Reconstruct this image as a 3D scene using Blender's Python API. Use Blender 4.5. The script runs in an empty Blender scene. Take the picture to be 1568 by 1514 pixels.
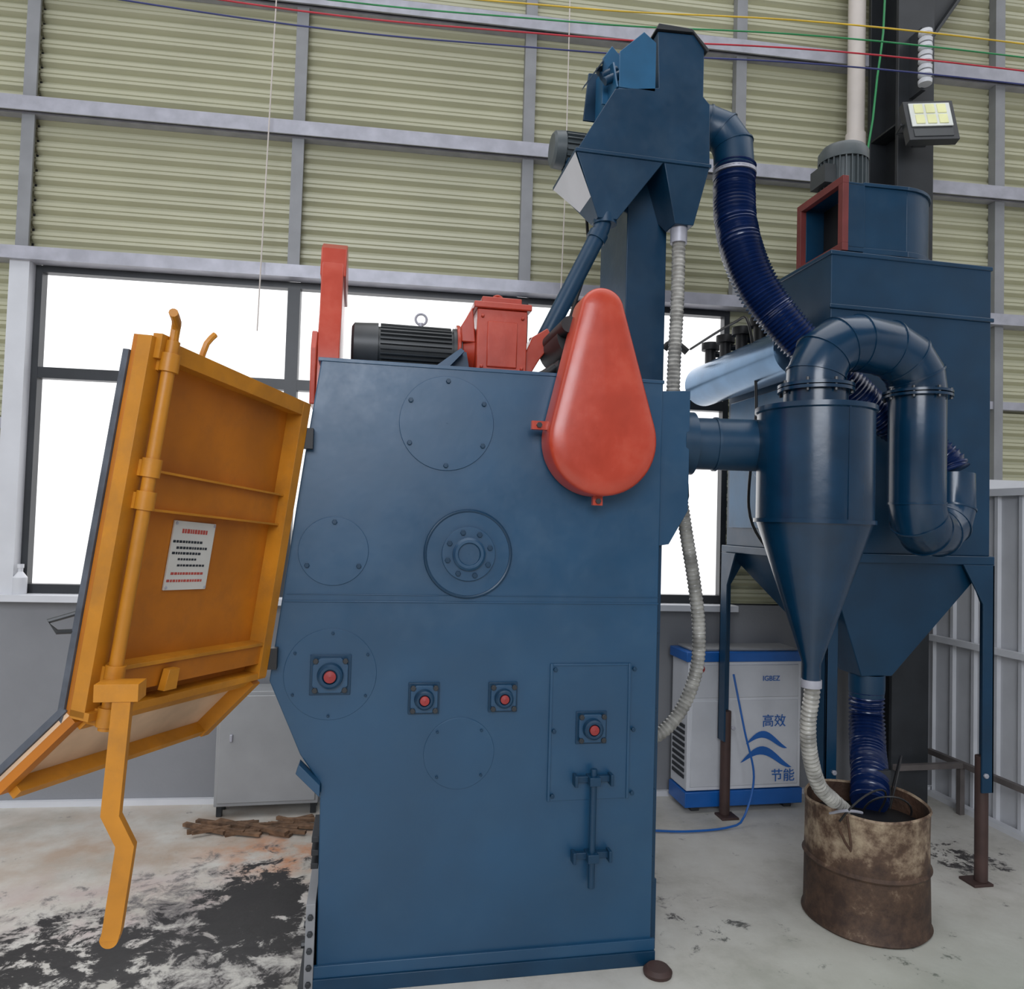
import bpy, bmesh, math, random
from mathutils import Vector, Matrix
random.seed(3)
V=Vector
scene=bpy.context.scene
COL=scene.collection
# ------------------------------------------------------------------ materials
def mat(name, col, rough=.5, metal=0, var=.12, scale=6, bump=0, bscale=60, spec=.5, col2=None, coat=0, detail=4, lo=.35, hi=.7, dust=None, dk=.3):
    m=bpy.data.materials.new(name); m.use_nodes=True
    nt=m.node_tree; n=nt.nodes; l=nt.links
    b=n['Principled BSDF']
    tc=n.new('ShaderNodeTexCoord'); nz=n.new('ShaderNodeTexNoise')
    nz.inputs['Scale'].default_value=scale; nz.inputs['Detail'].default_value=detail
    l.new(tc.outputs['Object'],nz.inputs['Vector'])
    r=n.new('ShaderNodeValToRGB'); l.new(nz.outputs['Fac'],r.inputs['Fac'])
    c2=col2 if col2 else tuple(min(1,c*(1+var)) for c in col)
    c1=col if col2 else tuple(c*(1-var) for c in col)
    r.color_ramp.elements[0].color=(*c1,1); r.color_ramp.elements[1].color=(*c2,1)
    r.color_ramp.elements[0].position=lo; r.color_ramp.elements[1].position=hi
    out=r.outputs['Color']
    b.inputs['Roughness'].default_value=rough
    if dust:
        nd=n.new('ShaderNodeTexNoise'); nd.inputs['Scale'].default_value=7; nd.inputs['Detail'].default_value=12; nd.inputs['Roughness'].default_value=.72
        l.new(tc.outputs['Object'],nd.inputs['Vector'])
        mr=n.new('ShaderNodeMapRange'); mr.inputs[1].default_value=.50; mr.inputs[2].default_value=.78; mr.inputs[3].default_value=0; mr.inputs[4].default_value=dk
        l.new(nd.outputs['Fac'],mr.inputs[0])
        mx=n.new('ShaderNodeMix'); mx.data_type='RGBA'; l.new(mr.outputs[0],mx.inputs[0]); l.new(out,mx.inputs[6]); mx.inputs[7].default_value=(*dust,1); out=mx.outputs[2]
        m2=n.new('ShaderNodeMapRange'); m2.inputs[1].default_value=.35; m2.inputs[2].default_value=.7; m2.inputs[3].default_value=rough-.04; m2.inputs[4].default_value=rough+.10
        l.new(nd.outputs['Fac'],m2.inputs[0]); l.new(m2.outputs[0],b.inputs['Roughness'])
    l.new(out,b.inputs['Base Color'])
    b.inputs['Metallic'].default_value=metal
    b.inputs['Specular IOR Level'].default_value=spec
    b.inputs['Coat Weight'].default_value=coat; b.inputs['Coat Roughness'].default_value=.18
    if bump:
        nb=n.new('ShaderNodeTexNoise'); nb.inputs['Scale'].default_value=bscale; nb.inputs['Detail'].default_value=5
        l.new(tc.outputs['Object'],nb.inputs['Vector'])
        bp=n.new('ShaderNodeBump'); bp.inputs['Strength'].default_value=bump; bp.inputs['Distance'].default_value=.01
        l.new(nb.outputs['Fac'],bp.inputs['Height']); l.new(bp.outputs['Normal'],b.inputs['Normal'])
    return m
BLUE=mat('blue_paint',(.006,.057,.128),.36,var=.10,scale=3,bump=.06,bscale=12,spec=.72,dust=(.05,.12,.18),dk=.14)
BLUE_D=mat('blue_paint_dark',(.0025,.034,.078),.36,var=.14,scale=5,bump=.05,bscale=18,spec=.5,dust=(.03,.09,.14),dk=.12)
BLUE_G=mat('blue_paint_gloss',(.0025,.028,.066),.23,var=.2,scale=6,bump=.08,bscale=12,spec=.6)
BLUE_B=mat('blue_paint_bright',(.012,.095,.20),.38,var=.15,scale=6,bump=.1,bscale=14)
BLUE_S=mat('blue_silver',(.10,.19,.31),.25,metal=.6,var=.2,scale=4,bump=.1,bscale=10)
HOSEB=mat('hose_blue',(.004,.018,.085),.24,var=.2,spec=.7)
ORANGE=mat('orange_red_paint',(.47,.048,.020),.32,var=.12,scale=7,bump=.12,bscale=12,coat=.35,dust=(.45,.16,.10),dk=.25)
YEL=mat('yellow_orange_paint',(.52,.205,.012),.40,var=.18,scale=6,bump=.12,bscale=25,dust=(.20,.10,.03),dk=.4)
YEL_P=mat('orange_panel_paint',(.46,.145,.006),.42,var=.16,scale=4,bump=.1,bscale=12,dust=(.18,.075,.02),dk=.4)
BEIGE=mat('beige_liner',(.62,.42,.27),.6,var=.2,scale=5)
BLACK=mat('black_rubber_and_shade',(.012,.012,.013),.5)
DGREY=mat('dark_grey_metal',(.026,.029,.033),.4,var=.2)
SEAL=mat('seal_strip_grey',(.08,.09,.11),.45,var=.3,scale=15)
MOTOR=mat('motor_grey',(.05,.055,.058),.42,var=.2)
MOTORG=mat('motor_grey_green',(.07,.085,.09),.42,var=.2)
REDC=mat('red_cap',(.30,.03,.03),.4)
FLANGE=mat('red_oxide_flange',(.16,.03,.028),.5,var=.2)
STEEL=mat('galvanised_steel',(.42,.42,.47),.42,metal=.2,var=.12,scale=12)
STEELD=mat('strut_grey',(.26,.265,.275),.5,var=.1)
CLEAR=mat('clear_ribbed_hose',(.36,.35,.32),.28,var=.35,scale=20)
RUST=mat('rust',(.07,.035,.02),.8,var=.4,scale=9,bump=.5)
BROWN=mat('brown_primer',(.06,.032,.027),.6,var=.3)
RAIL=mat('rail_grey_brown',(.12,.105,.10),.6,var=.3)
WHITE=mat('white_paint',(.64,.65,.68),.4,var=.04)
WHITE2=mat('white_panel',(.56,.57,.60),.45,var=.05)
CGREY=mat('cabinet_grey',(.34,.345,.35),.4,var=.05)
CBLUE=mat('compressor_blue',(.01,.11,.40),.3,var=.1)
PVC=mat('pvc_pipe',(.62,.56,.51),.4,var=.05)
OLIVE=mat('olive_siding',(.49,.48,.335),.38,var=.05,scale=2,spec=.6)
GWALL=mat('grey_wall',(.24,.245,.26),.75,var=.06,scale=3,bump=.1)
WOOD=mat('wood_bark',(.16,.09,.05),.85,var=.5,scale=20,bump=.4)
PINK=mat('plate_red_text',(.45,.07,.05),.5)
PLATE=mat('name_plate',(.62,.60,.55),.35,var=.05)
WR=mat('wire_red',(.5,.02,.04),.4); WY=mat('wire_yellow',(.7,.45,.03),.4); WG=mat('wire_green',(.02,.25,.08),.4); WB=mat('wire_navy',(.03,.04,.16),.4)
LENS=mat('lamp_lens',(.75,.77,.72),.2)
LENSY=mat('lamp_led',(.85,.85,.45),.3)
ROOF=mat('shade_roof_sheet',(.16,.165,.17),.6)

def drum_mat():
    m=bpy.data.materials.new('rusty_drum_paint'); m.use_nodes=True
    nt=m.node_tree;n=nt.nodes;l=nt.links;b=n['Principled BSDF']
    tc=n.new('ShaderNodeTexCoord'); sp=n.new('ShaderNodeSeparateXYZ'); l.new(tc.outputs['Object'],sp.inputs[0])
    nz=n.new('ShaderNodeTexNoise'); nz.inputs['Scale'].default_value=11; nz.inputs['Detail'].default_value=9; nz.inputs['Roughness'].default_value=.72
    l.new(tc.outputs['Object'],nz.inputs['Vector'])
    mr=n.new('ShaderNodeMapRange'); mr.inputs[1].default_value=.24; mr.inputs[2].default_value=.32; mr.inputs[3].default_value=-.12; mr.inputs[4].default_value=.07
    l.new(sp.outputs['Z'],mr.inputs[0])
    ad=n.new('ShaderNodeMath'); l.new(nz.outputs['Fac'],ad.inputs[0]); l.new(mr.outputs[0],ad.inputs[1])
    r=n.new('ShaderNodeValToRGB'); l.new(ad.outputs[0],r.inputs[0])
    e=r.color_ramp.elements; e[0].position=.30; e[0].color=(.040,.021,.014,1); e[1].position=.70; e[1].color=(.40,.31,.21,1)
    x=e.new(.48); x.color=(.090,.050,.030,1); x=e.new(.57); x.color=(.21,.145,.095,1)
    l.new(r.outputs[0],b.inputs['Base Color']); b.inputs['Roughness'].default_value=.65
    bp=n.new('ShaderNodeBump'); bp.inputs['Strength'].default_value=.5; bp.inputs['Distance'].default_value=.01
    l.new(nz.outputs['Fac'],bp.inputs['Height']); l.new(bp.outputs[0],b.inputs['Normal'])
    return m
DRUM=drum_mat()

def floor_mat():
    m=bpy.data.materials.new('stained_concrete'); m.use_nodes=True
    nt=m.node_tree;n=nt.nodes;l=nt.links;b=n['Principled BSDF']
    tc=n.new('ShaderNodeTexCoord')
    def noise(s,d,ro=.6,dist=0):
        z=n.new('ShaderNodeTexNoise'); z.inputs['Scale'].default_value=s; z.inputs['Detail'].default_value=d; z.inputs['Roughness'].default_value=ro; z.inputs['Distortion'].default_value=dist
        l.new(tc.outputs['Object'],z.inputs['Vector']); return z.outputs['Fac']
    def ramp(f,stops):
        r=n.new('ShaderNodeValToRGB'); e=r.color_ramp.elements
        while len(e)<len(stops): e.new(.5)
        for i,(p,c) in enumerate(stops): e[i].position=p; e[i].color=(*c,1)
        l.new(f,r.inputs[0]); return r.outputs[0]
    def mix(f,a,bb):
        x=n.new('ShaderNodeMix'); x.data_type='RGBA'; l.new(f,x.inputs[0]); l.new(a,x.inputs[6])
        if isinstance(bb,tuple): x.inputs[7].default_value=(*bb,1)
        else: l.new(bb,x.inputs[7])
        return x.outputs[2]
    def spot(cx,cy,rx,ry):
        mp=n.new('ShaderNodeMapping'); mp.inputs['Location'].default_value=(-cx/rx,-cy/ry,0); mp.inputs['Scale'].default_value=(1/rx,1/ry,0)
        l.new(tc.outputs['Object'],mp.inputs[0])
        g=n.new('ShaderNodeVectorMath'); g.operation='LENGTH'; l.new(mp.outputs[0],g.inputs[0])
        r=n.new('ShaderNodeMapRange'); r.inputs[1].default_value=.2; r.inputs[2].default_value=1.2; r.inputs[3].default_value=1; r.inputs[4].default_value=0
        l.new(g.outputs['Value'],r.inputs[0]); return r.outputs[0]
    def math2(op,a,bb):
        x=n.new('ShaderNodeMath'); x.operation=op; x.use_clamp=True
        for i,q in enumerate((a,bb)):
            if isinstance(q,(int,float)): x.inputs[i].default_value=q
            else: l.new(q,x.inputs[i])
        return x.outputs[0]
    base=ramp(noise(2.2,10,.68),[(.3,(.36,.345,.30)),(.50,(.53,.51,.465)),(.75,(.64,.63,.585))])
    br=math2('MULTIPLY',spot(-1.0,3.9,1.3,.65),ramp(noise(4,7),[(.38,(.1,.1,.1)),(.62,(.9,.9,.9))]))
    c=mix(br,base,(.40,.29,.21))
    pk=math2('MULTIPLY',spot(-.9,3.3,.9,.4),ramp(noise(5,8),[(.45,(0,0,0)),(.62,(.6,.6,.6))]))
    c=mix(pk,c,(.42,.30,.30))
    ru=math2('MULTIPLY',spot(-.33,3.72,.4,.3),ramp(noise(6,6),[(.42,(0,0,0)),(.6,(1,1,1))]))
    c=mix(ru,c,(.50,.22,.10))
    f=noise(9,12,.74,.35)
    def stains(c,lst,col,th0,th1):
        for (cx,cy,rx,ry,k) in lst:
            s=math2('MULTIPLY',spot(cx,cy,rx,ry),k); a=math2('ADD',f,s)
            c=mix(ramp(a,[(th0,(0,0,0)),(th1,(1,1,1))]),c,col)
        return c
    c=stains(c,[(-.45,3.1,.8,.8,.27),(-1.1,2.95,1.3,.6,.22),(2.95,3.25,.5,.5,.12),(1.4,2.9,.5,.5,.07)],(.16,.147,.142),.62,.76)
    c=stains(c,[(-.38,3.2,.38,.62,.38),(-.95,2.95,1.1,.48,.28),(-.3,2.4,.5,.6,.28)],(.018,.016,.016),.70,.75)
    c=stains(c,[(2.95,3.25,.42,.42,.20),(1.40,2.85,.35,.35,.15),(2.1,2.55,.42,.25,.14)],(.05,.045,.045),.70,.75)
    g=math2('MULTIPLY',spot(2.1,1.9,1.4,1.0),.7); c=mix(g,c,(.30,.345,.28))
    l.new(c,b.inputs['Base Color'])
    l.new(ramp(noise(5,6),[(.3,(.30,)*3),(.7,(.6,)*3)]),b.inputs['Roughness'])
    bp=n.new('ShaderNodeBump'); bp.inputs['Strength'].default_value=.15; bp.inputs['Distance'].default_value=.01
    l.new(noise(20,8),bp.inputs['Height']); l.new(bp.outputs[0],b.inputs['Normal'])
    return m
FLOOR=floor_mat()

# ------------------------------------------------------------------ mesh builder
class B:
    def __init__(s,name,parent=None,bevel=0):
        s.name=name;s.v=[];s.f=[];s.mi=[];s.mats=[];s.parent=parent;s.bevel=bevel;s.M=None
    def m_(s,m):
        if m not in s.mats: s.mats.append(m)
        return s.mats.index(m)
    def add(s,vs,fs,m):
        o=len(s.v); i=s.m_(m)
        for p in vs:
            p=V(p)
            if s.M: p=s.M@p
            s.v.append(p)
        for f in fs: s.f.append([o+k for k in f]); s.mi.append(i)
    def box(s,x0,x1,y0,y1,z0,z1,m):
        vs=[(x,y,z) for x in (x0,x1) for y in (y0,y1) for z in (z0,z1)]
        s.add(vs,[(0,1,3,2),(4,6,7,5),(0,4,5,1),(2,3,7,6),(0,2,6,4),(1,5,7,3)],m)
    def prism(s,pts,a0,a1,m,axis='Y'):
        n=len(pts)
        def P(p,a): return {'Y':(p[0],a,p[1]),'X':(a,p[0],p[1]),'Z':(p[0],p[1],a)}[axis]
        vs=[P(p,a0) for p in pts]+[P(p,a1) for p in pts]
        s.add(vs,[list(range(n)),list(range(2*n-1,n-1,-1))]+[(i,(i+1)%n,n+(i+1)%n,n+i) for i in range(n)],m)
    def loft(s,A,Bq,m,cap=True):
        n=len(A); f=[(i,(i+1)%n,n+(i+1)%n,n+i) for i in range(n)]
        if cap: f+=[list(range(n)),list(range(2*n-1,n-1,-1))]
        s.add(list(A)+list(Bq),f,m)
    def tube(s,path,r,m,seg=20,rib=None,smooth=True,step=.03,cap=True):
        path=[V(p) for p in path]; R=r if isinstance(r,(list,tuple)) else [r]*len(path)
        if smooth and len(path)>2:
            P=[];RR=[]
            for i in range(len(path)-1):
                p0=path[max(i-1,0)];p1=path[i];p2=path[i+1];p3=path[min(i+2,len(path)-1)]
                k=max(2,int((p2-p1).length/(rib/4 if rib else step)))
                for j in range(k):
                    t=j/k
                    P.append(.5*((2*p1)+(p2-p0)*t+(2*p0-5*p1+4*p2-p3)*t*t+(3*p1-p0-3*p2+p3)*t**3)); RR.append(R[i]*(1-t)+R[i+1]*t)
            P.append(path[-1]);RR.append(R[-1])
        else: P=path;RR=list(R)
        if rib:
            d=0
            for i in range(len(P)):
                if i: d+=(P[i]-P[i-1]).length
                RR[i]*=1+.08*math.cos(2*math.pi*d/rib)-.03
        T=[(P[min(i+1,len(P)-1)]-P[max(i-1,0)]).normalized() for i in range(len(P))]
        up=V((0,0,1)) if abs(T[0].z)<.9 else V((1,0,0))
        N=T[0].cross(up).normalized(); vs=[]
        for i,p in enumerate(P):
            N=(N-T[i]*N.dot(T[i])).normalized(); Bn=T[i].cross(N)
            for k in range(seg):
                a=2*math.pi*k/seg; vs.append(p+(N*math.cos(a)+Bn*math.sin(a))*RR[i])
        f=[]
        for i in range(len(P)-1):
            for k in range(seg):
                a=i*seg+k;b=i*seg+(k+1)%seg; f.append((a,b,b+seg,a+seg))
        if cap: f+=[list(range(seg-1,-1,-1)),list(range((len(P)-1)*seg,len(P)*seg))]
        s.add(vs,f,m)
        return P,T
    def duct(s,path,r,m,seg=36,weld=.0035):
        P,T=s.tube(path,r,m,seg=seg,smooth=False)
        R=r if isinstance(r,(list,tuple)) else [r]*len(path)
        for i in range(1,len(P)-1):
            s.tube([P[i]-T[i]*.004,P[i]+T[i]*.004],[R[i]+weld]*2,m,seg=seg,smooth=False)
    def cyl(s,p0,p1,r,m,r1=None,seg=32):
        s.tube([p0,p1],[r,r if r1 is None else r1],m,seg=seg,smooth=False)
    def lathe(s,c,prof,m,axis='Z',seg=48):
        vs=[];f=[]
        for (r,h) in prof:
            for k in range(seg):
                a=2*math.pi*k/seg; x,y=r*math.cos(a),r*math.sin(a)
                q={'Z':(x,y,h),'Y':(x,h,y),'X':(h,x,y)}[axis]
                vs.append((c[0]+q[0],c[1]+q[1],c[2]+q[2]))
        for i in range(len(prof)-1):
            for k in range(seg):
                a=i*seg+k;b=i*seg+(k+1)%seg; f.append((a,b,b+seg,a+seg))
        s.add(vs,f,m)
    def bolt(s,c,r,m,axis='Y',h=.012):
        c=V(c); d={'Y':V((0,-1,0)),'X':V((-1,0,0)),'Z':V((0,0,1))}[axis]
        s.tube([c,c+d*h],[r,r],m,seg=6,smooth=False)
    def ring(s,c,R,r,m,nrm='Y',seg=28):
        pts=[]
        for k in range(seg):
            a=2*math.pi*k/seg; x,y=R*math.cos(a),R*math.sin(a)
            pts.append(V(c)+V({'Y':(x,0,y),'X':(0,x,y),'Z':(x,y,0)}[nrm]))
        pts.append(pts[0]); s.tube(pts,r,m,seg=8,smooth=False,cap=False)
    def done(s,ang=35):
        me=bpy.data.meshes.new(s.name); me.from_pydata([tuple(p) for p in s.v],[],s.f)
        for m in s.mats: me.materials.append(m)
        for p,i in zip(me.polygons,s.mi): p.material_index=i
        bm=bmesh.new(); bm.from_mesh(me); bmesh.ops.recalc_face_normals(bm,faces=bm.faces); bm.to_mesh(me); bm.free()
        for p in me.polygons: p.use_smooth=True
        me.set_sharp_from_angle(angle=math.radians(ang))
        o=bpy.data.objects.new(s.name,me); COL.objects.link(o)
        if s.parent: o.parent=s.parent
        if s.bevel:
            b=o.modifiers.new('b','BEVEL'); b.width=s.bevel; b.segments=2; b.limit_method='ANGLE'; b.angle_limit=math.radians(50); b.harden_normals=False
        return o
def empty(name):
    e=bpy.data.objects.new(name,None); COL.objects.link(e); e.empty_display_size=.1; return e
def rect(x0,x1,y0,y1,z): return [(x0,y0,z),(x1,y0,z),(x1,y1,z),(x0,y1,z)]

# ------------------------------------------------------------------ room
b=B('floor'); b.box(-6,9,-6,4.75,-.1,0,FLOOR); b.done()
b=B('added_shade_roof'); b.box(-6,9,-6,-.2,6.6,6.7,ROOF); b.done()  # partial roof out of view, added to shade the floor behind the camera
th=math.atan(.0667)
WM=Matrix.Translation((0,4.367,0))@Matrix.Rotation(-th,4,'Z')
b=B('wall_back'); b.M=WM
def siding(u0,u1,z0,z1):
    pr=[];z=z0;P=.083
    while z<z1:
        for dz,y in ((0,0),(.008,.026),(.024,.028),(.042,.0),(.058,0),(.061,.006),(.065,0)):
            if z+dz<z1: pr.append((y,z+dz))
        z+=P
    pr.append((0,z1)); vs=[(u0,y,zz) for y,zz in pr]+[(u1,y,zz) for y,zz in pr]; n=len(pr)
    b.add(vs,[(i,i+1,n+i+1,n+i) for i in range(n-1)],OLIVE)
siding(-6,-1.86,1.14,7); siding(-1.86,2.16,2.95,7); siding(2.16,8,1.14,7)
b.box(-6,8,0.0,.12,0,1.13,GWALL)
b.box(-6,-1.86,.035,.12,1.13,7,GWALL); b.box(-1.86,2.16,.035,.12,3.0,7,GWALL); b.box(2.16,8,.035,.12,1.13,7,GWALL)
b.done(20)
b=B('trim_girts'); b.M=WM
for z in (3.77,4.53,5.35):
    b.box(-6,8,-.088,-.002,z,z+.012,STEEL); b.box(-6,8,-.10,-.089,z-.03,z+.05,STEEL); b.box(-6,8,-.06,-.002,z-.03,z-.02,STEEL)
b.box(-6,8,-.10,-.002,2.93,3.0,STEEL)
b.box(2.3,8,-.05,-.002,2.40,2.45,STEEL); b.box(2.3,8,-.06,-.002,1.87,1.95,WHITE)
b.box(-6,-1.86,-.05,-.002,2.02,2.08,STEEL)
b.done()
b=B('trim_struts'); b.M=WM
for u in (-1.88,-.45,.87,2.18,3.93,5.3):
    for z0,z1 in ((3.0,3.74),(3.82,4.5),(4.58,5.32),(5.4,7)):
        b.box(u-.033,u+.033,-.06,-.045,z0,z1,STEELD); b.box(u-.033,u-.025,-.045,-.001,z0,z1,STEELD)
b.box(3.9,3.96,-.06,-.02,1.95,2.93,STEELD)
b.done()
b=B('trim_sill'); b.M=WM
b.box(-1.95,2.2,-.11,.1,1.10,1.135,WHITE); b.box(-1.93,-1.83,-.07,.1,1.135,2.93,WHITE)
b.done()
b=B('baseboard_back'); b.M=WM
b.box(-6,8,-.03,-.002,0,.03,WHITE); b.done()
for i,(u0,u1) in enumerate(((-1.83,-.45),(-.45,.87),(.87,2.16))):
    b=B('window_%d'%(i+1)); b.M=WM; w=.035
    b.box(u0,u0+w,.0,.06,1.136,2.93,DGREY); b.box(u1-w,u1,.0,.06,1.136,2.93,DGREY)
    b.box(u0+w,u1-w,.001,.059,2.895,2.95,DGREY); b.box(u0+w,u1-w,.001,.059,1.137,1.185,DGREY)
    b.box(u0+w,u1-w,.001,.059,2.31,2.37,DGREY)
    b.done()
b=B('wall_right')
pr=[];y=-1.0
while y<4.1:
    for dy,x in ((0,3.5),(.11,3.5),(.118,3.482),(.14,3.482),(.148,3.5)):
        if y+dy<4.1: pr.append((x,y+dy))
    y+=.16
n=len(pr); b.add([(x,yy,0) for x,yy in pr]+[(x,yy,1.84) for x,yy in pr],[(i,i+1,n+i+1,n+i) for i in range(n-1)],WHITE2)
b.box(3.51,3.55,-1,4.1,0,1.84,WHITE2)
b.done(20)
b=B('trim_partition_rail'); b.box(3.44,3.48,-1,4.08,.94,.975,WHITE); b.box(3.46,3.56,-1,4.1,1.82,1.86,WHITE); b.box(3.43,3.48,-1,4.05,0,.03,WHITE); b.done()
b=B('low_steel_rail'); b.box(3.38,3.41,2.0,4.0,.27,.30,RAIL); b.box(2.95,3.38,3.72,3.75,.27,.30,RAIL)
b.box(3.38,3.41,3.74,3.77,0,.27,RAIL); b.box(3.38,3.41,2.0,2.03,0,.27,RAIL); b.done()

# column
b=B('steel_column',bevel=.003)
b.box(2.98,3.22,3.80,3.825,0,7,DGREY); b.box(2.98,3.22,4.05,4.075,0,7,DGREY); b.box(3.09,3.11,3.82,4.06,0,7,DGREY)
for z in (1.2,2.6,4.0,5.4): b.box(2.985,3.215,3.82,4.055,z,z+.012,DGREY)
b.prism([(3.22,4.55),(3.95,5.6),(3.95,5.85),(3.22,4.85)],3.86,3.9,DGREY)
b.prism([(3.22,4.55),(3.95,5.6),(3.95,5.63),(3.22,4.58)],3.80,3.96,DGREY)
b.done()
b=B('plastic_downpipe'); b.tube([(2.83,3.98,2.9),(2.83,3.98,7)],.05,PVC); b.cyl((2.83,3.98,3.86),(2.83,3.98,4.0),.058,PVC); b.cyl((2.83,3.98,4.9),(2.83,3.98,5.02),.058,PVC); b.done()
b=B('floodlight',bevel=.004)
b.M=Matrix.Translation((3.05,3.62,3.93))@Matrix.Rotation(math.radians(-14),4,'X')@Matrix.Rotation(math.radians(-12),4,'Z')
b.box(-.14,.14,0,.05,-.13,.13,DGREY); b.box(-.115,.115,-.008,.0,-.045,.11,LENS)
for i in range(3):
    for j in range(2): b.box(-.09+.065*i,-.04+.065*i,-.012,-.007,-.03+.07*j,.03+.07*j,LENSY)
b.box(-.11,.11,-.004,.0,-.11,-.06,MOTOR); b.tube([(-.15,.03,0),(-.15,.1,0),(.15,.1,0),(.15,.03,0)],.008,DGREY,smooth=False,seg=8)
b.box(-.04,.04,.09,.16,-.05,.05,DGREY)
b.done()
b=B('wire_insulator_rack'); zs=[4.20,4.28,4.36,4.44]
b.box(3.05,3.08,3.70,3.80,4.15,4.52,DGREY)
for z in zs:
    b.lathe((3.05,3.67,z),[(0.001,-.036),(.036,-.036),(.038,-.014),(.022,0),(.038,.014),(.036,.036),(0.001,.036)],WHITE,seg=24)
b.done()
for z,m in zip(zs,(WB,WR,WG,WY)):
    b=B('overhead_wire'); b.tube([(-5,4.05,z+.10),(-1,4.02,z-.02),(1,3.86,z-.03),(3.05,3.63,z),(8,3.5,z+.1)],.0045,m,seg=6,step=.2); b.done()
b=B('hanging_cord'); b.tube([(-.62,4.25,2.6),(-.60,4.26,4.0),(-.55,4.26,7)],.004,PVC,seg=6,step=.3); b.done()
b=B('hanging_cord'); b.tube([(1.02,4.1,2.3),(1.06,4.12,3.4),(1.05,4.12,7)],.0035,PVC,seg=6,step=.3); b.done()
b=B('hanging_cord'); b.tube([(2.55,3.7,3.3),(2.70,3.7,3.7),(2.78,3.72,4.2),(2.85,3.75,4.8),(2.9,3.8,7)],.006,WG,seg=6,step=.2); b.done()

# ------------------------------------------------------------------ shot blasting machine
MC=empty('shot_blasting_machine'); Y0=2.64
b=B('body',MC,bevel=.004)
out=[(-.17,2.14),(1.08,2.14),(1.08,0),(-.11,0),(-.12,.69),(-.19,.79),(-.30,1.04),(-.235,1.62),(-.21,1.83)]
b.prism(out,Y0,3.55,BLUE)
b.done()
b=B('body_details',MC,bevel=.0015)
b.box(-.262,1.08,Y0-.004,Y0,1.305,1.311,BLUE); b.box(-.255,1.08,Y0-.003,Y0,1.33,1.333,BLUE)
b.box(-.12,1.09,Y0-.02,Y0+.01,.0,.05,BLUE_D); b.box(-.12,1.09,Y0-.012,Y0,.05,.09,BLUE)
b.box(-.18,1.085,Y0-.004,3.555,2.133,2.146,BLUE)
b.box(1.08,1.115,2.70,3.4,.26,1.6,BLUE_D); b.box(1.08,1.13,2.72,3.3,.0,.26,BLUE_D)
for z in (.35,.6,.9,1.2): b.bolt((1.10,2.70,z),.008,BLUE_D)
def disc(cx,cz,r,h,nb,rb,br=.011,rot=0,m=BLUE):
    b.lathe((cx,Y0,cz),[(r,.01),(r,-h),(0.001,-h)],m,'Y',56)
    for k in range(nb):
        a=rot+2*math.pi*k/nb; b.bolt((cx+rb*math.cos(a),Y0-h,cz+rb*math.sin(a)),br,BLUE_D,h=.009)
disc(.27,1.94,.168,.005,6,.150,br=.009,rot=math.pi/2)
disc(-.105,1.48,.118,.005,3,.100,br=.009,rot=math.pi/2)
disc(-.10,1.06,.155,.0025,6,.14,br=.005,rot=.5)
disc(.35,.78,.125,.0025,4,.11,br=.005,rot=.8)
disc(.36,1.48,.155,.010,0,0,m=BLUE)
b.ring((.36,Y0-.008,1.48),.152,.006,BLUE_D,seg=48)
disc(.36,1.48,.095,.022,8,.078,br=.010,rot=.3)
b.lathe((.36,Y0,1.48),[(.058,0),(.058,-.035),(.05,-.042),(.04,-.042),(.038,-.03),(0.001,-.03)],BLUE,'Y',40)
def bearing(cx,cz,s):
    b.prism([(cx-s,cz-s),(cx+s,cz-s),(cx+s,cz+s),(cx-s,cz+s)],Y0-.010,Y0,BLUE_D)
    h=s*.86
    c=.35*s
    b.prism([(cx-h,cz-h+c),(cx-h+c,cz-h),(cx+h-c,cz-h),(cx+h,cz-h+c),(cx+h,cz+h-c),(cx+h-c,cz+h),(cx-h+c,cz+h),(cx-h,cz+h-c)],Y0-.024,Y0-.01,BLUE)
    b.lathe((cx,Y0,cz),[(s*.66,-.02),(s*.6,-.045),(s*.5,-.05),(s*.36,-.05),(s*.34,-.04),(.001,-.04)],BLUE_D,'Y',32)
    b.lathe((cx,Y0,cz),[(s*.3,-.03),(s*.3,-.052),(.001,-.055)],REDC,'Y',20)
    for i in (-1,1):
        for j in (-1,1): b.bolt((cx+i*s*.72,Y0-.02,cz+j*s*.72),.010,DGREY)
bearing(-.10,1.06,.068); bearing(.22,.975,.054); bearing(.50,.975,.052); bearing(.83,.86,.058)
b.box(.675,.975,Y0-.004,Y0,.60,1.09,BLUE); b.box(.672,.682,Y0-.009,Y0,.60,1.09,BLUE); b.box(.968,.978,Y0-.009,Y0,.60,1.09,BLUE); b.box(.682,.968,Y0-.007,Y0,1.082,1.09,BLUE)
for x in (.69,.99):
    for z in (.62,.85,1.07): b.bolt((x,Y0-.004,z),.008,BLUE_D)
b.cyl((.835,Y0-.035,.30),(.835,Y0-.035,.72),.012,BLUE_D,seg=16)
for z in (.68,.41):
    b.box(.765,.905,Y0-.03,Y0-.01,z-.01,z+.012,BLUE_D); b.box(.763,.774,Y0-.05,Y0-.01,z-.02,z+.02,BLUE_D); b.box(.896,.907,Y0-.05,Y0-.01,z-.02,z+.02,BLUE_D)
    b.box(.815,.855,Y0-.06,Y0,z-.015,z+.015,BLUE_D)
b.prism([(1.07,2.11),(1.205,2.12),(1.205,1.66),(1.13,1.53),(1.07,1.52)],2.67,3.2,BLUE)
b.box(-.17,-.11,2.60,3.5,0,.012,DGREY); b.box(-.15,-.12,2.62,3.5,.012,.30,STEELD)
for k in range(5): b.bolt((-.135,2.62,.04+.055*k),.010,DGREY)
for k in range(6): b.bolt((-.15,2.75+.13*k,.1),.012,DGREY,axis='X',h=.02)
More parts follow.
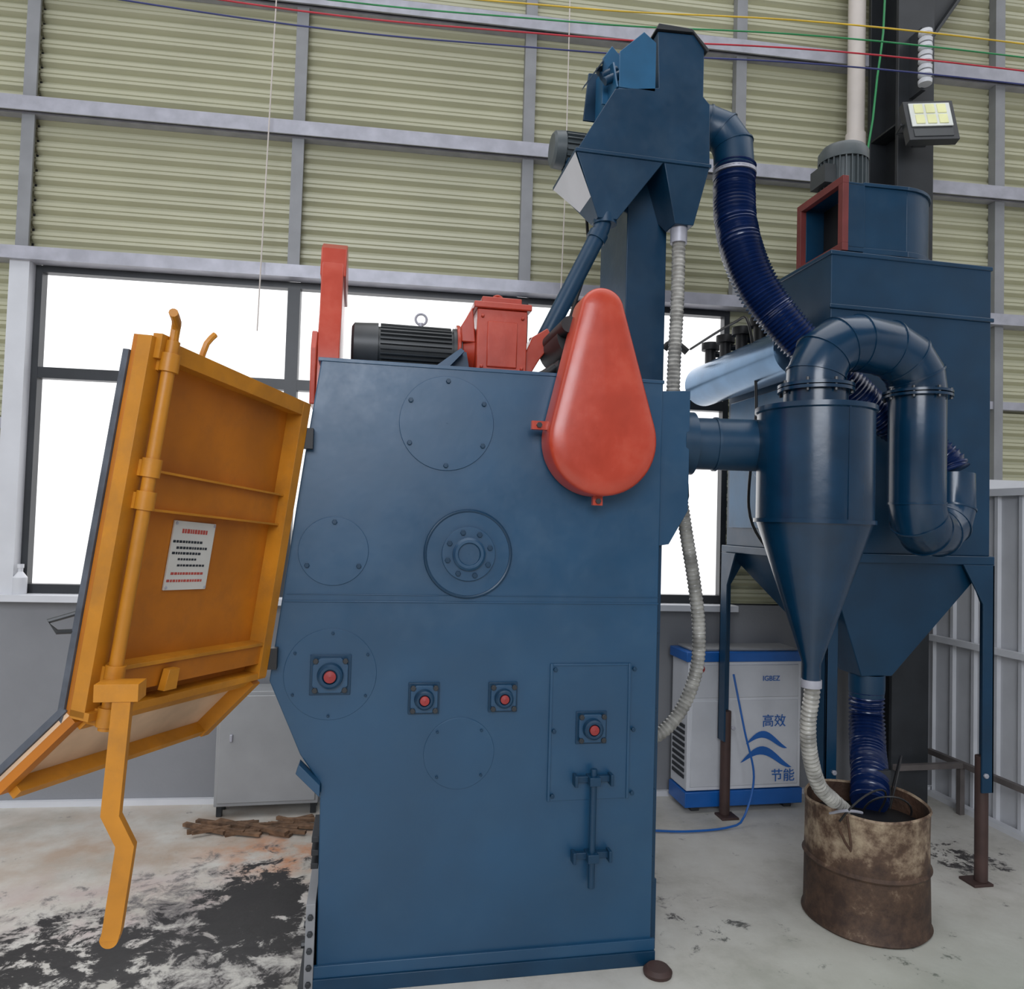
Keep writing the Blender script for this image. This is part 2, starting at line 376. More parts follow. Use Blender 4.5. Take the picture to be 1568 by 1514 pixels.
for k in range(3): b.box(-.145,-.12,2.70,2.9,.38+.045*k,.40+.045*k,DGREY)
b.prism([(-.20,.74),(-.12,.66),(-.12,.70),(-.19,.77)],2.60,2.66,BLUE)
b.done()
b=B('levelling_foot',MC); b.lathe((1.08,2.57,0),[(0.001,0),(.05,0),(.052,.012),(.04,.025),(.001,.028)],BROWN,seg=24); b.cyl((1.05,2.66,.02),(1.03,2.70,.12),.012,BROWN); b.done()

# chain guard (teardrop)
b=B('chain_guard',MC)
def teardrop(cx,z0,R,z1,r,n=36,dx=0):
    al=math.asin((R-r)/(z1-z0)); pts=[]
    for k in range(n+1):
        a=(math.pi-al)+(math.pi+2*al)*k/n; pts.append((cx+R*math.cos(a),z0+R*math.sin(a)))
    for k in range(n+1):
        a=al+(math.pi-2*al)*k/n; pts.append((cx+dx+r*math.cos(a),z1+r*math.sin(a)))
    return pts
prof=[(0,Y0-.02),(0,2.515),(.004,2.505),(.012,2.499),(.035,2.494),(.06,2.490)]
L_=[]
for off,yy in prof:
    A=teardrop(.81,1.895,.198-off,2.355,.080-off,dx=-.015); L_.append([(x,yy,z) for x,z in A])
n=len(L_[0]); vs=[p for q in L_ for p in q]; fs=[]
for L in range(len(L_)-1): fs+=[(L*n+i,L*n+(i+1)%n,(L+1)*n+(i+1)%n,(L+1)*n+i) for i in range(n)]
fs.append(list(range((len(L_)-1)*n,len(L_)*n))); b.add(vs,fs,ORANGE)
b.box(.56,.62,2.55,2.57,1.925,1.955,ORANGE); b.box(.79,.825,2.55,2.57,1.665,1.71,ORANGE); b.bolt((.585,2.55,1.94),.01,DGREY); b.bolt((.807,2.55,1.68),.01,DGREY)
b.cyl((.70,2.60,2.32),(.70,2.95,2.32),.03,BLACK)
b.done(50)

def motor(b,c,r,L,axis,m,fins=24):
    ax=V({'X':(1,0,0),'Z':(0,0,1),'Y':(0,1,0)}[axis]); c=V(c)
    b.tube([c,c+ax*L*.22],[r*.95,r],m,smooth=False,seg=40)
    b.tube([c-ax*.01,c],[r*.8,r*.95],m,smooth=False,seg=40)
    b.tube([c+ax*L*.22,c+ax*L],[r*.86,r*.86],m,smooth=False,seg=40)
    b.tube([c+ax*L*.92,c+ax*L],[r,r],m,smooth=False,seg=40)
    u=V((0,1,0)) if axis!='Y' else V((1,0,0)); w=ax.cross(u)
    for k in range(fins):
        a=2*math.pi*k/fins; d=u*math.cos(a)+w*math.sin(a); t=(u*-math.sin(a)+w*math.cos(a))*.003
        p=c+ax*L*.24; q=c+ax*L*.9
        vs=[p+d*r*.8-t,p+d*r*.8+t,p+d*r+t,p+d*r-t,q+d*r*.8-t,q+d*r*.8+t,q+d*r+t,q+d*r-t]
        b.add(vs,[(0,1,2,3),(4,5,6,7),(0,1,5,4),(1,2,6,5),(2,3,7,6),(3,0,4,7)],m)
b=B('drive_motor',MC)
motor(b,(-.07,3.0,2.275),.095,.42,'X',MOTOR,30)
b.box(.05,.25,2.93,3.07,2.14,2.20,BLUE_D); b.ring((.19,3.0,2.40),.022,.005,STEEL); b.cyl((.19,3,2.36),(.19,3,2.385),.01,STEEL,seg=10)
b.prism([(.24,2.145),(.38,2.145),(.36,2.25),(.33,2.25)],2.86,2.88,BLUE_D)
b.prism([(.20,2.145),(.26,2.145),(.345,2.24),(.33,2.25)],2.80,2.86,BLUE)
b.done()
b=B('gear_reducer',MC,bevel=.004)
b.box(.40,.60,2.87,3.13,2.145,2.43,ORANGE); b.box(.385,.615,2.855,3.145,2.43,2.455,ORANGE); b.box(.42,.58,2.89,3.11,2.455,2.485,ORANGE)
b.cyl((.34,3,2.28),(.40,3,2.28),.075,ORANGE,r1=.10); b.cyl((.33,3,2.28),(.345,3,2.28),.105,ORANGE)
b.ring((.50,3.0,2.50),.022,.006,ORANGE); b.prism([(.38,2.145),(.64,2.145),(.62,2.165),(.40,2.165)],2.84,3.16,ORANGE)
b.box(.44,.56,2.862,2.87,2.2,2.38,ORANGE)
b.prism([(.385,2.44),(.34,2.36),(.345,2.30),(.40,2.30)],2.9,2.93,ORANGE)
for x in (.42,.58):
    for z in (2.2,2.4): b.bolt((x,2.87,z),.008,ORANGE)
b.prism([(.60,2.145),(.66,2.25),(.72,2.33),(.69,2.38),(.63,2.34),(.60,2.27)],2.9,3.04,ORANGE)
b.cyl((.64,2.98,2.32),(.735,2.98,2.345),.035,ORANGE)
b.done()
b=B('tensioner_motor',MC); b.cyl((.76,2.68,2.30),(.76,2.98,2.30),.085,BLACK); b.box(.70,.84,2.75,2.95,2.14,2.22,DGREY); b.tube([(.70,2.8,2.20),(.66,2.8,2.17),(.62,2.8,2.15)],.02,BLACK); b.done()
b=B('side_chain_guard',MC,bevel=.004)
gp=[(2.76,2.0),(2.76,2.22),(2.82,2.35),(2.84,2.50),(2.87,2.58),(2.93,2.62),(3.00,2.62),(3.08,2.57),(3.12,2.46),(3.16,2.1)]
b.prism(gp,-.195,-.115,ORANGE,'X'); b.prism([(2.76,2.0),(2.74,2.2),(2.78,2.27),(3.14,2.27),(3.18,2.0)],-.215,-.195,ORANGE,'X')
b.prism([(2.85,2.50),(2.87,2.61),(2.94,2.65),(3.00,2.65),(3.10,2.57),(3.13,2.46)],-.20,-.105,ORANGE,'X')
b.done()

# ---- open door
b=B('open_door',MC,bevel=.002)
O=V((-.355,2.62,1.07)); vv=V((.11,0,.91)).normalized(); uu=V((-.31,-.69,.045)); UL=uu.length; uu.normalize(); ww=vv.cross(uu).normalized()
if ww.x<0: ww=-ww
DMm=Matrix.Identity(4)
for i in range(3): DMm[i][0]=uu[i];DMm[i][1]=vv[i];DMm[i][2]=ww[i];DMm[i][3]=O[i]
b.M=DMm; H=.917; U=UL
b.box(.0,U,0,H,-.012,0,YEL_P)
b.box(0,.045,0,H,0,.055,YEL); b.box(U-.045,U,0,H,0,.040,YEL); b.box(.045,U-.045,H-.045,H,0,.054,YEL)
b.box(.045,U-.045,.50,.60,0,.020,YEL_P); b.box(.045,U-.045,.498,.504,0,.036,YEL); b.box(.045,U-.045,.596,.602,0,.036,YEL)
b.box(.045,U-.045,.045,.11,0,.045,YEL_P); b.box(.045,U-.045,.105,.115,0,.052,YEL); b.box(0,U,-.005,.015,0,.053,YEL)
ru=U-.045
b.tube([(ru,-.03,.065),(ru,H+.0,.065)],.016,YEL,seg=16,smooth=False)
b.tube([(ru,H-.02,.065),(ru,H+.03,.065),(ru+.02,H+.045,.08),(ru+.06,H+.055,.10)],.011,YEL,seg=10)
for z0 in (-.02,.08,.50,.58,.84):
    b.tube([(ru,z0,.065),(ru,z0+.045,.065)],.023,YEL,seg=16,smooth=False); b.box(ru-.015,ru+.015,z0,z0+.04,.0,.06,YEL)
b.tube([(U-.20,H-.01,.03),(U-.20,H+.04,.04),(U-.215,H+.07,.05)],.008,YEL,seg=8)
b.box(ru-.03,ru+.03,H-.05,H+.01,.03,.056,YEL)
b.prism([(U-.28,.035),(U-.23,.035),(U-.24,.09),(U-.28,.09)],.05,.07,YEL,'Z')
b.box(.335,.515,.29,.48,.001,.006,PLATE)
for i,(y,m,x0,x1,h) in enumerate([(.447,PINK,.37,.48,.012),(.420,DGREY,.385,.50,.007),(.403,DGREY,.36,.49,.007),(.388,DGREY,.385,.50,.007),(.372,DGREY,.40,.48,.006),(.355,DGREY,.36,.47,.006),(.332,PINK,.36,.49,.007),(.312,PINK,.36,.50,.007)]):
    x=x0
    while x<x1:
        wd=random.uniform(.006,.012); b.box(x,x+wd,y,y+h,.006,.007,m); x+=wd+.003
for i in (.342,.508):
    for j in (.297,.473): b.cyl((i,j,.006),(i,j,.009),.004,STEEL,seg=8)
b.box(U-.02,U+.006,-.02,H-.04,-.030,-.013,SEAL); b.box(U-.06,U-.022,-.0,H-.03,-.030,-.013,BLACK)
R3=DMm.inverted().to_3x3(); fv=R3@V((-.155,0,-.165))
fn=V((1,0,0)).cross(fv).normalized()
if fn.z<0: fn=-fn
def FQ(u0,u1,t0,t1,h0,h1,m):
    vs=[V((u,0,0))+fv*t+fn*h for u in (u0,u1) for t in (t0,t1) for h in (h0,h1)]
    b.add(vs,[(0,1,3,2),(4,6,7,5),(0,4,5,1),(2,3,7,6),(0,2,6,4),(1,5,7,3)],m)
FQ(0,U,0,1,-.01,0,BEIGE); FQ(0,.04,0,1,0,.045,YEL); FQ(U-.03,U,0,.985,0,.022,YEL_P); FQ(.04,U-.03,.90,1,0,.040,YEL); FQ(U-.02,U+.006,-.02,.985,-.028,-.011,SEAL)
FQ(.04,U-.03,.0,.10,0,.03,YEL)
b.M=None
lx=-.545
lv=[(lx+.01,1.19),(lx-.005,.90),(lx+.03,.83),(lx+.01,.64),(lx+.005,.62)]
def bar(pts,y0,y1,w,m):
    L=[];R=[]
    for i,(x,z) in enumerate(pts): L.append((x-w,z));R.append((x+w,z))
    b.prism(L+R[::-1],y0,y1,m)
bar(lv,1.87,1.895,.020,YEL)
b.box(-.595,-.50,1.865,1.93,1.16,1.20,YEL)
b.cyl((lx+.005,1.872,.622),(lx+.005,1.893,.622),.0198,YEL)
b.tube([(-.64,1.95,1.36),(-.72,1.93,1.335),(-.70,1.93,1.31),(-.65,1.95,1.31)],.006,DGREY,seg=8,smooth=False)
for z in (1.86,1.12):
    x=-.33+.11/.91*(z-1.07); b.box(x-.02,x+.05,2.60,2.635,z-.035,z+.035,BLACK); b.cyl((x-.01,2.61,z-.05),(x,2.61,z+.05),.018,YEL)
b.done()

# ------------------------------------------------------------------ bucket elevator with separator head
EL=empty('bucket_elevator')
b=B('elevator_casing',EL,bevel=.003)
b.box(1.085,1.27,3.10,3.48,2.15,3.62,BLUE_D); b.box(1.075,1.28,3.09,3.49,2.15,2.18,BLUE_D)
b.box(1.12,1.30,3.41,3.60,0,2.15,BLUE_D)
b.done()
b=B('separator_head',EL,bevel=.003)
y0,y1=2.9,3.27
b.prism([(.79,3.12),(.95,3.40),(1.14,3.43),(1.13,3.67),(1.29,3.68),(1.34,3.62),(1.34,3.42),(1.37,3.39),(1.375,3.13)],y0,y1,BLUE_D)
b.box(1.11,1.33,3.2,3.5,3.3,3.61,BLUE_D)
b.box(.785,1.38,y0-.008,y1+.005,3.115,3.13,BLUE_D)
b.loft(rect(.79,1.17,y0,y1,3.12),rect(.90,.985,2.94,3.03,2.87),BLUE_D)
b.loft(rect(1.17,1.375,y0,y1,3.12),rect(1.245,1.33,2.95,3.05,2.885),BLUE_D)
b.add([(.786,y0+.003,3.114),(.786,y1-.003,3.114),(.896,3.027,2.885),(.896,2.943,2.885)],[(0,1,2,3)],WHITE)
b.prism([(.965,3.41),(.965,3.56),(1.07,3.66),(1.125,3.62),(1.125,3.41)],2.90,2.905,BLUE_B)
b.box(.965,1.13,2.906,3.0,3.40,3.41,BLUE_B)
b.prism([(.93,3.40),(.93,3.60),(.97,3.66),(1.03,3.60),(1.03,3.40)],3.02,3.03,BLUE_B)
b.prism([(.90,3.42),(.92,3.64),(1.12,3.66),(1.12,3.42)],3.2,3.212,BLUE_D)
b.prism([(2.90,3.41),(3.21,3.41),(3.21,3.62),(2.96,3.55)],.955,.964,BLUE_B,'X')
b.add([(.84,3.0,3.45),(.92,2.94,3.56),(.94,3.05,3.60),(.86,3.1,3.49)],[(0,1,2,3)],WHITE)
for k in range(3): b.cyl((.92,2.96+.05*k,3.46+.05*k),(.99,2.96+.05*k,3.50+.05*k),.018,BLUE_D,seg=14)
b.prism([(1.12,3.675),(1.13,3.70),(1.28,3.70),(1.36,3.62),(1.35,3.61),(1.285,3.685)],2.89,3.45,DGREY)
b.done()
b=B('head_motor',EL)
motor(b,(.79,3.30,3.32),.085,.2,'X',MOTORG,20); b.box(.84,1.1,3.22,3.34,3.2,3.25,BLUE_D)
b.tube([(.90,3.2,3.22),(.93,3.2,2.95),(.92,3.15,2.75),(.84,3.1,2.5),(.78,3.05,2.35)],.007,BLACK,seg=8)
b.done()
b=B('feed_pipe',EL)
b.tube([(.945,2.985,2.90),(.93,2.985,2.84),(.69,2.98,2.34)],.036,BLUE_D,smooth=False,seg=24); b.cyl((.945,2.985,2.86),(.945,2.985,2.90),.05,BLUE_D)
b.cyl((.905,2.985,2.79),(.92,2.985,2.82),.042,BLUE_D)
b.done()
b=B('clear_return_hose',EL)
b.tube([(1.285,3.0,2.90),(1.285,3.0,2.58),(1.275,3.0,2.16),(1.30,3.0,1.85),(1.34,3.0,1.61),(1.39,3.0,1.35),(1.415,3.0,1.15),(1.405,3.0,.98),(1.34,3.0,.82),(1.24,3.0,.72),(1.13,3.0,.70)],.029,CLEAR,rib=.018,seg=14)
b.cyl((1.285,3,2.82),(1.285,3,2.90),.036,STEEL); b.cyl((1.12,3,.70),(1.2,3,.70),.05,BLUE_D)
b.done()

b=B('flexible_dust_hose')
b.duct([(1.38,3.08,3.40),(1.44,3.08,3.40),(1.51,3.06,3.37),(1.55,3.04,3.30),(1.555,3.03,3.17)],.088,BLUE_D,seg=28)
b.cyl((1.38,3.08,3.40),(1.40,3.08,3.40),.10,BLUE_D)
b.cyl((1.555,3.03,3.165),(1.555,3.03,3.18),.095,STEEL)
b.tube([(1.555,3.03,3.2),(1.55,3.02,3.08),(1.55,3.0,2.94),(1.58,2.97,2.77),(1.65,2.95,2.62),(1.76,2.92,2.47),(1.88,2.90,2.35),(2.03,2.88,2.23),(2.21,2.88,2.09),(2.37,2.86,2.0),(2.46,2.82,1.92),(2.48,2.80,1.87)],[.090,.088,.088,.088,.088,.084,.078,.072,.07,.07,.07,.07],HOSEB,rib=.017,seg=24)
b.done()

# ------------------------------------------------------------------ cyclone
CY=empty('cyclone_separator'); cx,cy=1.69,2.6
b=B('cyclone_body',CY)
b.lathe((cx,cy,0),[(.115,2.062),(.213,2.062)],BLUE_G,seg=64)
b.lathe((cx,cy,0),[(.213,2.045),(.222,2.05),(.222,2.068),(.212,2.068)],BLUE_G,seg=64)
b.lathe((cx,cy,0),[(.213,2.05),(.213,1.64),(.222,1.64),(.222,1.625),(.21,1.625),(.034,1.09),(.034,1.02)],BLUE_G,seg=64)
b.lathe((cx,cy,0),[(.118,2.06),(.118,2.13)],BLUE_G,seg=40); b.lathe((cx,cy,0),[(.118,2.13),(.14,2.13),(.14,2.142),(.118,2.142)],BLUE_G,seg=40)
b.lathe((cx,cy,0),[(.118,2.146),(.14,2.146),(.14,2.158),(.118,2.158)],BLUE_G,seg=40)
b.box(cx-.004,cx+.004,cy-.217,cy-.21,1.64,2.05,BLUE_G)
for k in range(8):
    a=k*math.pi/4; b.cyl((cx+.13*math.cos(a),cy+.13*math.sin(a),2.12),(cx+.13*math.cos(a),cy+.13*math.sin(a),2.17),.006,DGREY,seg=6)
b.done()
b=B('arched_duct',CY)
b.duct([(cx,cy,2.155),(cx,cy,2.20),(1.72,2.6,2.275),(1.79,2.605,2.325),(1.87,2.61,2.34),(2.02,2.63,2.335),(2.11,2.64,2.30),(2.17,2.65,2.235),(2.18,2.65,2.16)],.110,BLUE_G)
for z in (2.145,2.16): b.lathe((2.18,2.65,z),[(.10,0),(.13,0),(.13,.010),(.10,.010)],BLUE_G,seg=36)
for k in range(8):
    a=k*math.pi/4; b.cyl((2.18+.12*math.cos(a),2.65+.12*math.sin(a),2.135),(2.18+.12*math.cos(a),2.65+.12*math.sin(a),2.18),.006,DGREY,seg=6)
b.duct([(2.18,2.65,2.15),(2.18,2.65,1.72),(2.20,2.66,1.655),(2.26,2.69,1.61),(2.35,2.735,1.605),(2.43,2.775,1.64),(2.475,2.795,1.71),(2.48,2.80,1.86)],[.107]*3+[.104,.100,.095,.090,.086],BLUE_G)
b.done()
b=B('inlet_duct',CY)
b.cyl((1.208,2.79,1.93),(1.62,2.72,1.93),.103,BLUE_D,seg=40); b.cyl((1.21,2.79,1.93),(1.265,2.782,1.93),.125,BLUE_D,seg=40); b.cyl((1.35,2.765,1.93),(1.36,2.763,1.93),.108,BLUE_D,seg=40)
b.tube([(1.24,2.78,1.80),(1.25,2.78,1.72),(1.22,2.78,1.62)],.008,BLACK,seg=8)
b.done()
b=B('clear_discharge_hose',CY)
b.tube([(cx,cy,1.09),(1.70,2.61,.98),(1.705,2.64,.85),(1.735,2.67,.72),(1.80,2.71,.59),(1.88,2.74,.52),(1.96,2.77,.46)],.03,CLEAR,rib=.018,seg=14)
b.cyl((cx,cy,1.0),(cx,cy,1.03),.038,STEEL)
b.done()

# ------------------------------------------------------------------ dust collector
DC=empty('dust_collector')
b=B('filter_housing',DC,bevel=.004)
X0,X1=2.02,2.86
b.prism([(3.0,1.5),(3.0,2.86),(3.46,2.86),(3.50,2.60),(3.95,2.5),(3.95,1.5)],X0,X1,BLUE_D,'X')
b.box(X0-.02,X1+.01,2.98,3.97,1.46,1.50,BLUE_D); b.box(X0-.01,X1+.01,2.99,3.0,2.60,2.62,BLUE_D); b.box(X0-.006,X1+.006,2.994,3.466,2.845,2.866,BLUE_D)
b.loft(rect(X0,X1,3.0,3.95,1.47),rect(2.27,2.43,3.1,3.26,.93),BLUE_D)
b.lathe((2.35,3.17,0),[(.08,.93),(.08,.86),(.075,.82)],BLUE_D,seg=32)
b.cyl((X0,3.45,1.95),(X0-.06,3.45,1.95),.085,BLUE_B,seg=32); b.cyl((X0-.06,3.45,1.95),(X0-.08,3.45,1.95),.10,BLUE_B,seg=32); b.cyl((X0-.08,3.45,1.95),(X0-.10,3.45,1.95),.03,BLACK)
b.box(X0-.015,X0,3.05,3.9,1.6,2.3,BLUE_B)
b.done()
b=B('support_legs',DC,bevel=.002)
for (lx_,ly,sx,sy) in ((2.13,3.14,1,1),(2.82,3.02,-1,1),(2.02,3.88,1,-1),(2.82,3.88,-1,-1)):
    s=.045
    b.prism([(lx_-sx*s,1.46),(lx_+sx*.12,1.46),(lx_+sx*.015,1.28),(lx_+sx*.015,.42),(lx_-sx*s,.42)] ,ly-.045*sy,ly-.035*sy,BLUE_D)
    b.prism([(ly-sy*s,1.46),(ly+sy*.12,1.46),(ly+sy*.03,1.28),(ly+sy*.03,.42),(ly-sy*s,.42)],lx_-sx*.045,lx_-sx*.035,BLUE_D,'X')
    b.cyl((lx_-sx*.012,ly-sy*.012,.58),(lx_-sx*.012,ly-sy*.012,.012),.028,BROWN,seg=24); b.box(lx_-.055,lx_+.045,ly-.05,ly+.045,0,.012,BROWN)
    b.bolt((lx_,ly-.045,.50),.012,STEEL)
b.done()
b=B('pulse_air_tank',DC)
b.tube([(1.885,3.02,2.41),(1.885,3.05,2.41),(1.885,4.0,2.41),(1.885,4.03,2.41)],[.07,.115,.115,.07],BLUE_S,smooth=False,seg=40)
for k in range(5):
    y=3.2+.18*k; b.cyl((1.885,y,2.52),(1.885,y,2.60),.03,BLACK,seg=16); b.cyl((1.885,y,2.60),(1.885,y,2.64),.05,BLACK,seg=20); b.tube([(1.885,y,2.58),(1.98,y,2.58),(2.03,y,2.52)],.018,DGREY,seg=10,smooth=False)
b.tube([(1.8,4.0,2.62),(1.80,3.5,2.64),(1.81,3.35,2.6),(1.83,3.3,2.2),(1.80,3.3,1.7),(1.9,3.3,1.5)],.007,BLACK,seg=8)
b.tube([(1.78,4.0,2.60),(1.70,4.02,2.66),(1.66,4.05,2.62)],.02,BLACK,seg=10)
b.done()
b=B('dust_outlet_hose',DC); b.tube([(2.35,3.17,.84),(2.345,3.16,.72),(2.30,3.09,.6),(2.23,2.98,.51),(2.17,2.90,.43)],.076,HOSEB,rib=.02,seg=24); b.done()
b=B('centrifugal_fan',DC,bevel=.003)
vp=[(2.20,3.03),(2.42,3.02)]
for k in range(19):
    a=-math.pi/2+math.pi*k/18; vp.append((2.42+(.25)*math.cos(a),3.27+.25*math.sin(a)))
vp+=[(2.30,3.52),(2.22,3.45),(2.20,3.33)]
b.prism(vp,2.90,3.19,BLUE_D,'Z')
vq=[(2.39+(x-2.39)*1.03,3.27+(y-3.27)*1.04) for x,y in vp]
b.prism(vq,3.19,3.205,BLUE_D,'Z'); b.prism(vq,2.875,2.90,BLUE_D,'Z')
b.box(2.10,2.20,3.02,3.03,2.90,3.19,BLUE_D); b.box(2.10,2.20,3.33,3.34,2.90,3.19,BLUE_D); b.box(2.10,2.20,3.02,3.34,3.191,3.20,BLUE_D); b.box(2.10,2.20,3.02,3.34,2.88,2.899,BLUE_D)
b.box(2.07,2.10,2.995,3.365,3.18,3.215,FLANGE); b.box(2.07,2.10,2.995,3.365,2.87,2.905,FLANGE); b.box(2.07,2.10,2.995,3.03,2.905,3.18,FLANGE); b.box(2.07,2.10,3.33,3.365,2.905,3.18,FLANGE)
b.box(2.196,2.199,3.031,3.329,2.901,3.189,BLACK)  # black sheet paints the shaded depth of the outlet opening
b.box(2.12,2.19,3.031,3.034,2.901,3.189,FLANGE)
b.done()
b=B('fan_motor',DC)
motor(b,(2.245,3.25,3.205),.115,.22,'Z',MOTORG,26); b.lathe((2.245,3.25,3.40),[(.117,0),(.117,.05),(.10,.075),(.04,.085),(.001,.085)],MOTORG,seg=40); b.box(2.10,2.16,3.18,3.30,3.27,3.36,MOTOR)
b.done()

# ------------------------------------------------------------------ drum
DR=empty('steel_drum')
b=B('drum_shell',DR)
dx,dy=2.10,2.825
pr=[(.244,0.0),(.250,.008),(.242,.02),(.240,.15),(.239,.232),(.248,.244),(.239,.256),(.238,.35),(.239,.460),(.244,.474),(.239,.482),(.232,.474)]
b.lathe((dx,dy,0),pr,DRUM,seg=64); b.lathe((dx,dy,0),[(.231,.39),(.001,.40)],BLACK,seg=32)  # black disc below the rim paints the dark inside of the drum
b.lathe((dx,dy,0),[(.232,.474),(.230,.02)],RUST,seg=48)
for i,v in enumerate(b.v):
    a=math.atan2(v.y-dy,v.x-dx); k=1+.008*math.sin(3*a+1.2)+.005*math.sin(7*a+v.z*9)
    b.v[i]=V((dx+(v.x-dx)*k,dy+(v.y-dy)*k,v.z+.005*math.sin(4*a)*(v.z>.45)))
b.done()
b=B('bucket_handles',DR)
def hoop(c,R,h,ang,tilt,m):
    pts=[]
    for k in range(13):
        a=math.pi*k/12; x=R*math.cos(a); z=h*math.sin(a); pts.append((c[0]+x*math.cos(ang)+math.sin(ang)*z*tilt,c[1]+x*math.sin(ang)-math.cos(ang)*z*tilt,c[2]+z))
    b.tube(pts,.004,m,seg=8,smooth=False)
hoop((2.0,2.73,.45),.12,.13,.3,.6,BLACK); hoop((2.24,2.86,.45),.09,.20,.9,.2,BLACK); hoop((2.14,2.75,.45),.09,.09,-.4,.8,BLACK)
b.tube([(1.88,2.75,.46),(1.90,2.67,.50),(1.98,2.69,.48)],.006,STEEL,seg=8)
b.tube([(1.88,2.69,.42),(1.89,2.63,.36),(1.90,2.67,.48)],.005,RUST,seg=8)
b.box(2.22,2.29,2.92,2.95,.41,.56,DGREY)
b.done()

# ------------------------------------------------------------------ compressor
AC=empty('air_compressor')
b=B('compressor_cabinet',AC,bevel=.008)
x0,x1,y0,y1=1.80,2.52,3.95,4.18
b.box(x0+.01,x1-.01,y0+.01,y1,.12,.84,WHITE); b.box(x0-.01,x1+.01,y0-.01,y1,.84,.895,CBLUE); b.box(x0,x1,y0,y1,.03,.115,CBLUE)
b.box(x0+.03,x1-.03,y0+.02,y1-.02,.896,.91,STEELD)
b.box(x0+.03,x1-.03,y0+.004,y0+.012,.14,.62,WHITE2); b.box(x0+.03,x1-.03,y0+.004,y0+.012,.635,.82,WHITE2)
for x in (x0+.05,x1-.1):
    b.box(x,x+.05,y0+.03,y1-.03,0,.03,DGREY)
b.done()
b=B('compressor_details',AC)
for k in range(9): b.box(x0+.004,x0+.009,y0+.04,y1-.03,.18+.035*k,.20+.035*k,DGREY)
b.cyl((x0+.08,y0+.002,.80),(x0+.08,y0-.006,.80),.022,REDC,seg=20)
def swoosh(px,pz,s,h):
    t=[];u=[]
    for k in range(17):
        q=k/16; zc=pz+s*.16*math.sin(q*math.pi*1.5-.3); t.append((px+s*q,zc+h*math.sin(q*math.pi)**.7)); u.append((px+s*q,zc-h*math.sin(q*math.pi)**.7))
    for i in range(16):
        b.add([(t[i][0],y0-.001,t[i][1]),(t[i+1][0],y0-.001,t[i+1][1]),(u[i+1][0],y0-.001,u[i+1][1]),(u[i][0],y0-.001,u[i][1])],[(0,1,2,3)],CBLUE)
swoosh(x0+.36,.385,.26,.020); swoosh(x0+.33,.285,.32,.024)
b.done()
def text(body,x,y,z,s,m,parent,ext=.0005):
    c=bpy.data.curves.new('label_text','FONT'); c.body=body; c.size=s; c.extrude=ext; c.offset=.0004
    o=bpy.data.objects.new('label_text',c); COL.objects.link(o); o.location=(x,y,z); o.rotation_euler=(math.pi/2,0,0); c.materials.append(m); o.parent=parent
text('高效',x0+.46,y0-.001,.475,.075,CBLUE,AC); text('节能',x0+.52,y0-.001,.165,.075,CBLUE,AC); text('IGBEZ',x0+.46,y0-.001,.73,.04,CBLUE,AC)
b=B('air_line'); b.tube([(2.0,3.80,.80),(2.06,3.78,.5),(2.12,3.78,.25),(2.05,3.75,.05),(1.95,3.72,.012),(1.7,3.7,.010),(1.4,3.75,.010),(1.2,3.7,.010)],.006,CBLUE,seg=8); b.done()

# ------------------------------------------------------------------ cabinet, bottle, wood
b=B('electrical_cabinet',bevel=.004)
b.box(-.73,-.20,4.18,4.36,.06,.66,CGREY); b.box(-.715,-.215,4.168,4.18,.08,.64,CGREY)
b.box(-.66,-.645,4.155,4.17,.40,.44,STEEL)
for x in (-.72,-.24):
    for y in (4.2,4.3): b.box(x,x+.03,y,y+.03,0,.06,DGREY)
b.done()
b=B('plastic_bottle'); b.lathe((-1.80,4.43,1.135),[(.001,0),(.032,0),(.034,.01),(.034,.09),(.012,.12),(.012,.14),(.016,.14),(.016,.16),(.001,.16)],WHITE,seg=24); b.done()
b=B('wood_scraps')
for k in range(24):
    x=-.75+.50*random.random(); y=3.93+.15*random.random(); L=.05+.12*random.random(); a=random.uniform(-.6,.5); h=.012+.006*random.random(); z=.02*random.random(); w=random.uniform(.006,.018)
    b.M=Matrix.Translation((x,y,z))@Matrix.Rotation(a,4,'Z'); b.box(-L,L,-w,w,0,h,WOOD)
b.M=None
b.done()

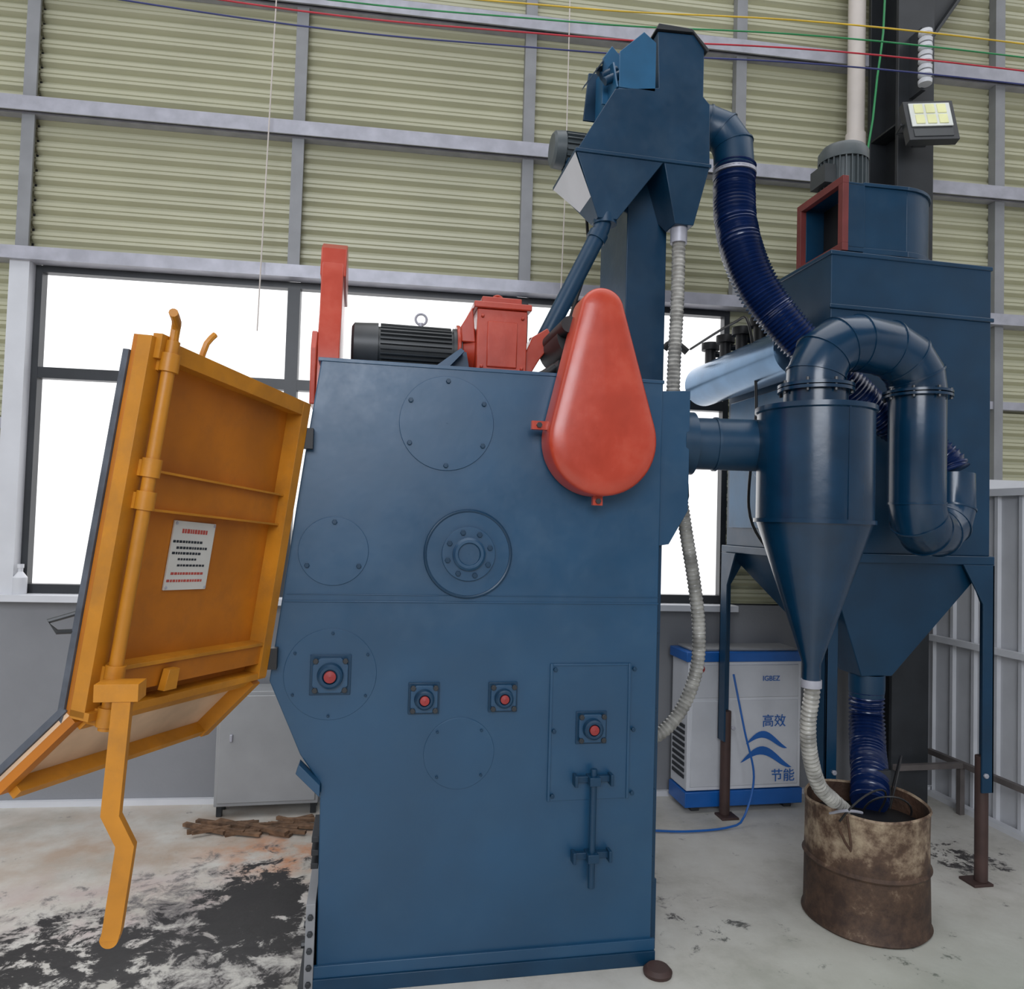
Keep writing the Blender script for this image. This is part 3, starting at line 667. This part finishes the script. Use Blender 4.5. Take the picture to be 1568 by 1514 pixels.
# ------------------------------------------------------------------ light
w=bpy.data.worlds.new('overcast_sky'); scene.world=w; w.use_nodes=True
nt=w.node_tree; bg=nt.nodes['Background']; tc=nt.nodes.new('ShaderNodeTexCoord'); sp=nt.nodes.new('ShaderNodeSeparateXYZ'); nt.links.new(tc.outputs['Generated'],sp.inputs[0])
def ramp(sock,lo,stops):
    mp=nt.nodes.new('ShaderNodeMapRange'); mp.inputs[1].default_value=lo; mp.inputs[2].default_value=1; nt.links.new(sock,mp.inputs[0])
    r=nt.nodes.new('ShaderNodeValToRGB'); e=r.color_ramp.elements
    while len(e)<len(stops): e.new(.5)
    for i,(p,c) in enumerate(stops): e[i].position=p; e[i].color=(*c,1)
    nt.links.new(mp.outputs[0],r.inputs[0]); return r.outputs[0]
ry=ramp(sp.outputs['Y'],-1,[(0,(.12,.13,.15)),(.5,(.45,.46,.49)),(.75,(1.3,1.3,1.32)),(1,(1.4,1.4,1.42))])
rz=ramp(sp.outputs['Z'],0,[(0,(0,0,0)),(.35,(.35,.355,.365)),(1,(1.6,1.61,1.63))])
ad=nt.nodes.new('ShaderNodeMix'); ad.data_type='RGBA'; ad.blend_type='ADD'; ad.inputs[0].default_value=1; ad.clamp_result=False
nt.links.new(ry,ad.inputs[6]); nt.links.new(rz,ad.inputs[7]); nt.links.new(ad.outputs[2],bg.inputs[0]); bg.inputs[1].default_value=1.0
def area(name,loc,target,sx,sy,p,col=(1,1,1)):
    l=bpy.data.lights.new(name,'AREA'); l.shape='RECTANGLE'; l.size=sx; l.size_y=sy; l.energy=p; l.color=col
    o=bpy.data.objects.new(name,l); COL.objects.link(o); o.location=loc; o.rotation_euler=(V(target)-V(loc)).to_track_quat('-Z','Y').to_euler(); return o
area('added_front_fill',(-1.5,-5,4.3),(.2,2.6,1.6),4.4,3.0,350,(.89,.93,1))  # added area light behind the camera, brightens the machine's upper front
# ------------------------------------------------------------------ camera
yaw=math.radians(11);p=50/1400;rho=.029
F=V((math.sin(yaw)*math.cos(p),math.cos(yaw)*math.cos(p),math.sin(p)))
r0=V((math.cos(yaw),-math.sin(yaw),0)); u0=r0.cross(F)
r=r0*math.cos(rho)+u0*math.sin(rho); u=-r0*math.sin(rho)+u0*math.cos(rho)
cam=bpy.data.cameras.new('camera'); cam.lens=36*1400/1919; cam.sensor_width=36; cam.sensor_fit='HORIZONTAL'; cam.clip_start=.01
co=bpy.data.objects.new('camera',cam); COL.objects.link(co)
M=Matrix.Identity(4)
for i in range(3): M[i][0]=r[i];M[i][1]=u[i];M[i][2]=-F[i]
M[2][3]=1.6; co.matrix_world=M; scene.camera=co
scene.view_settings.view_transform='Standard'
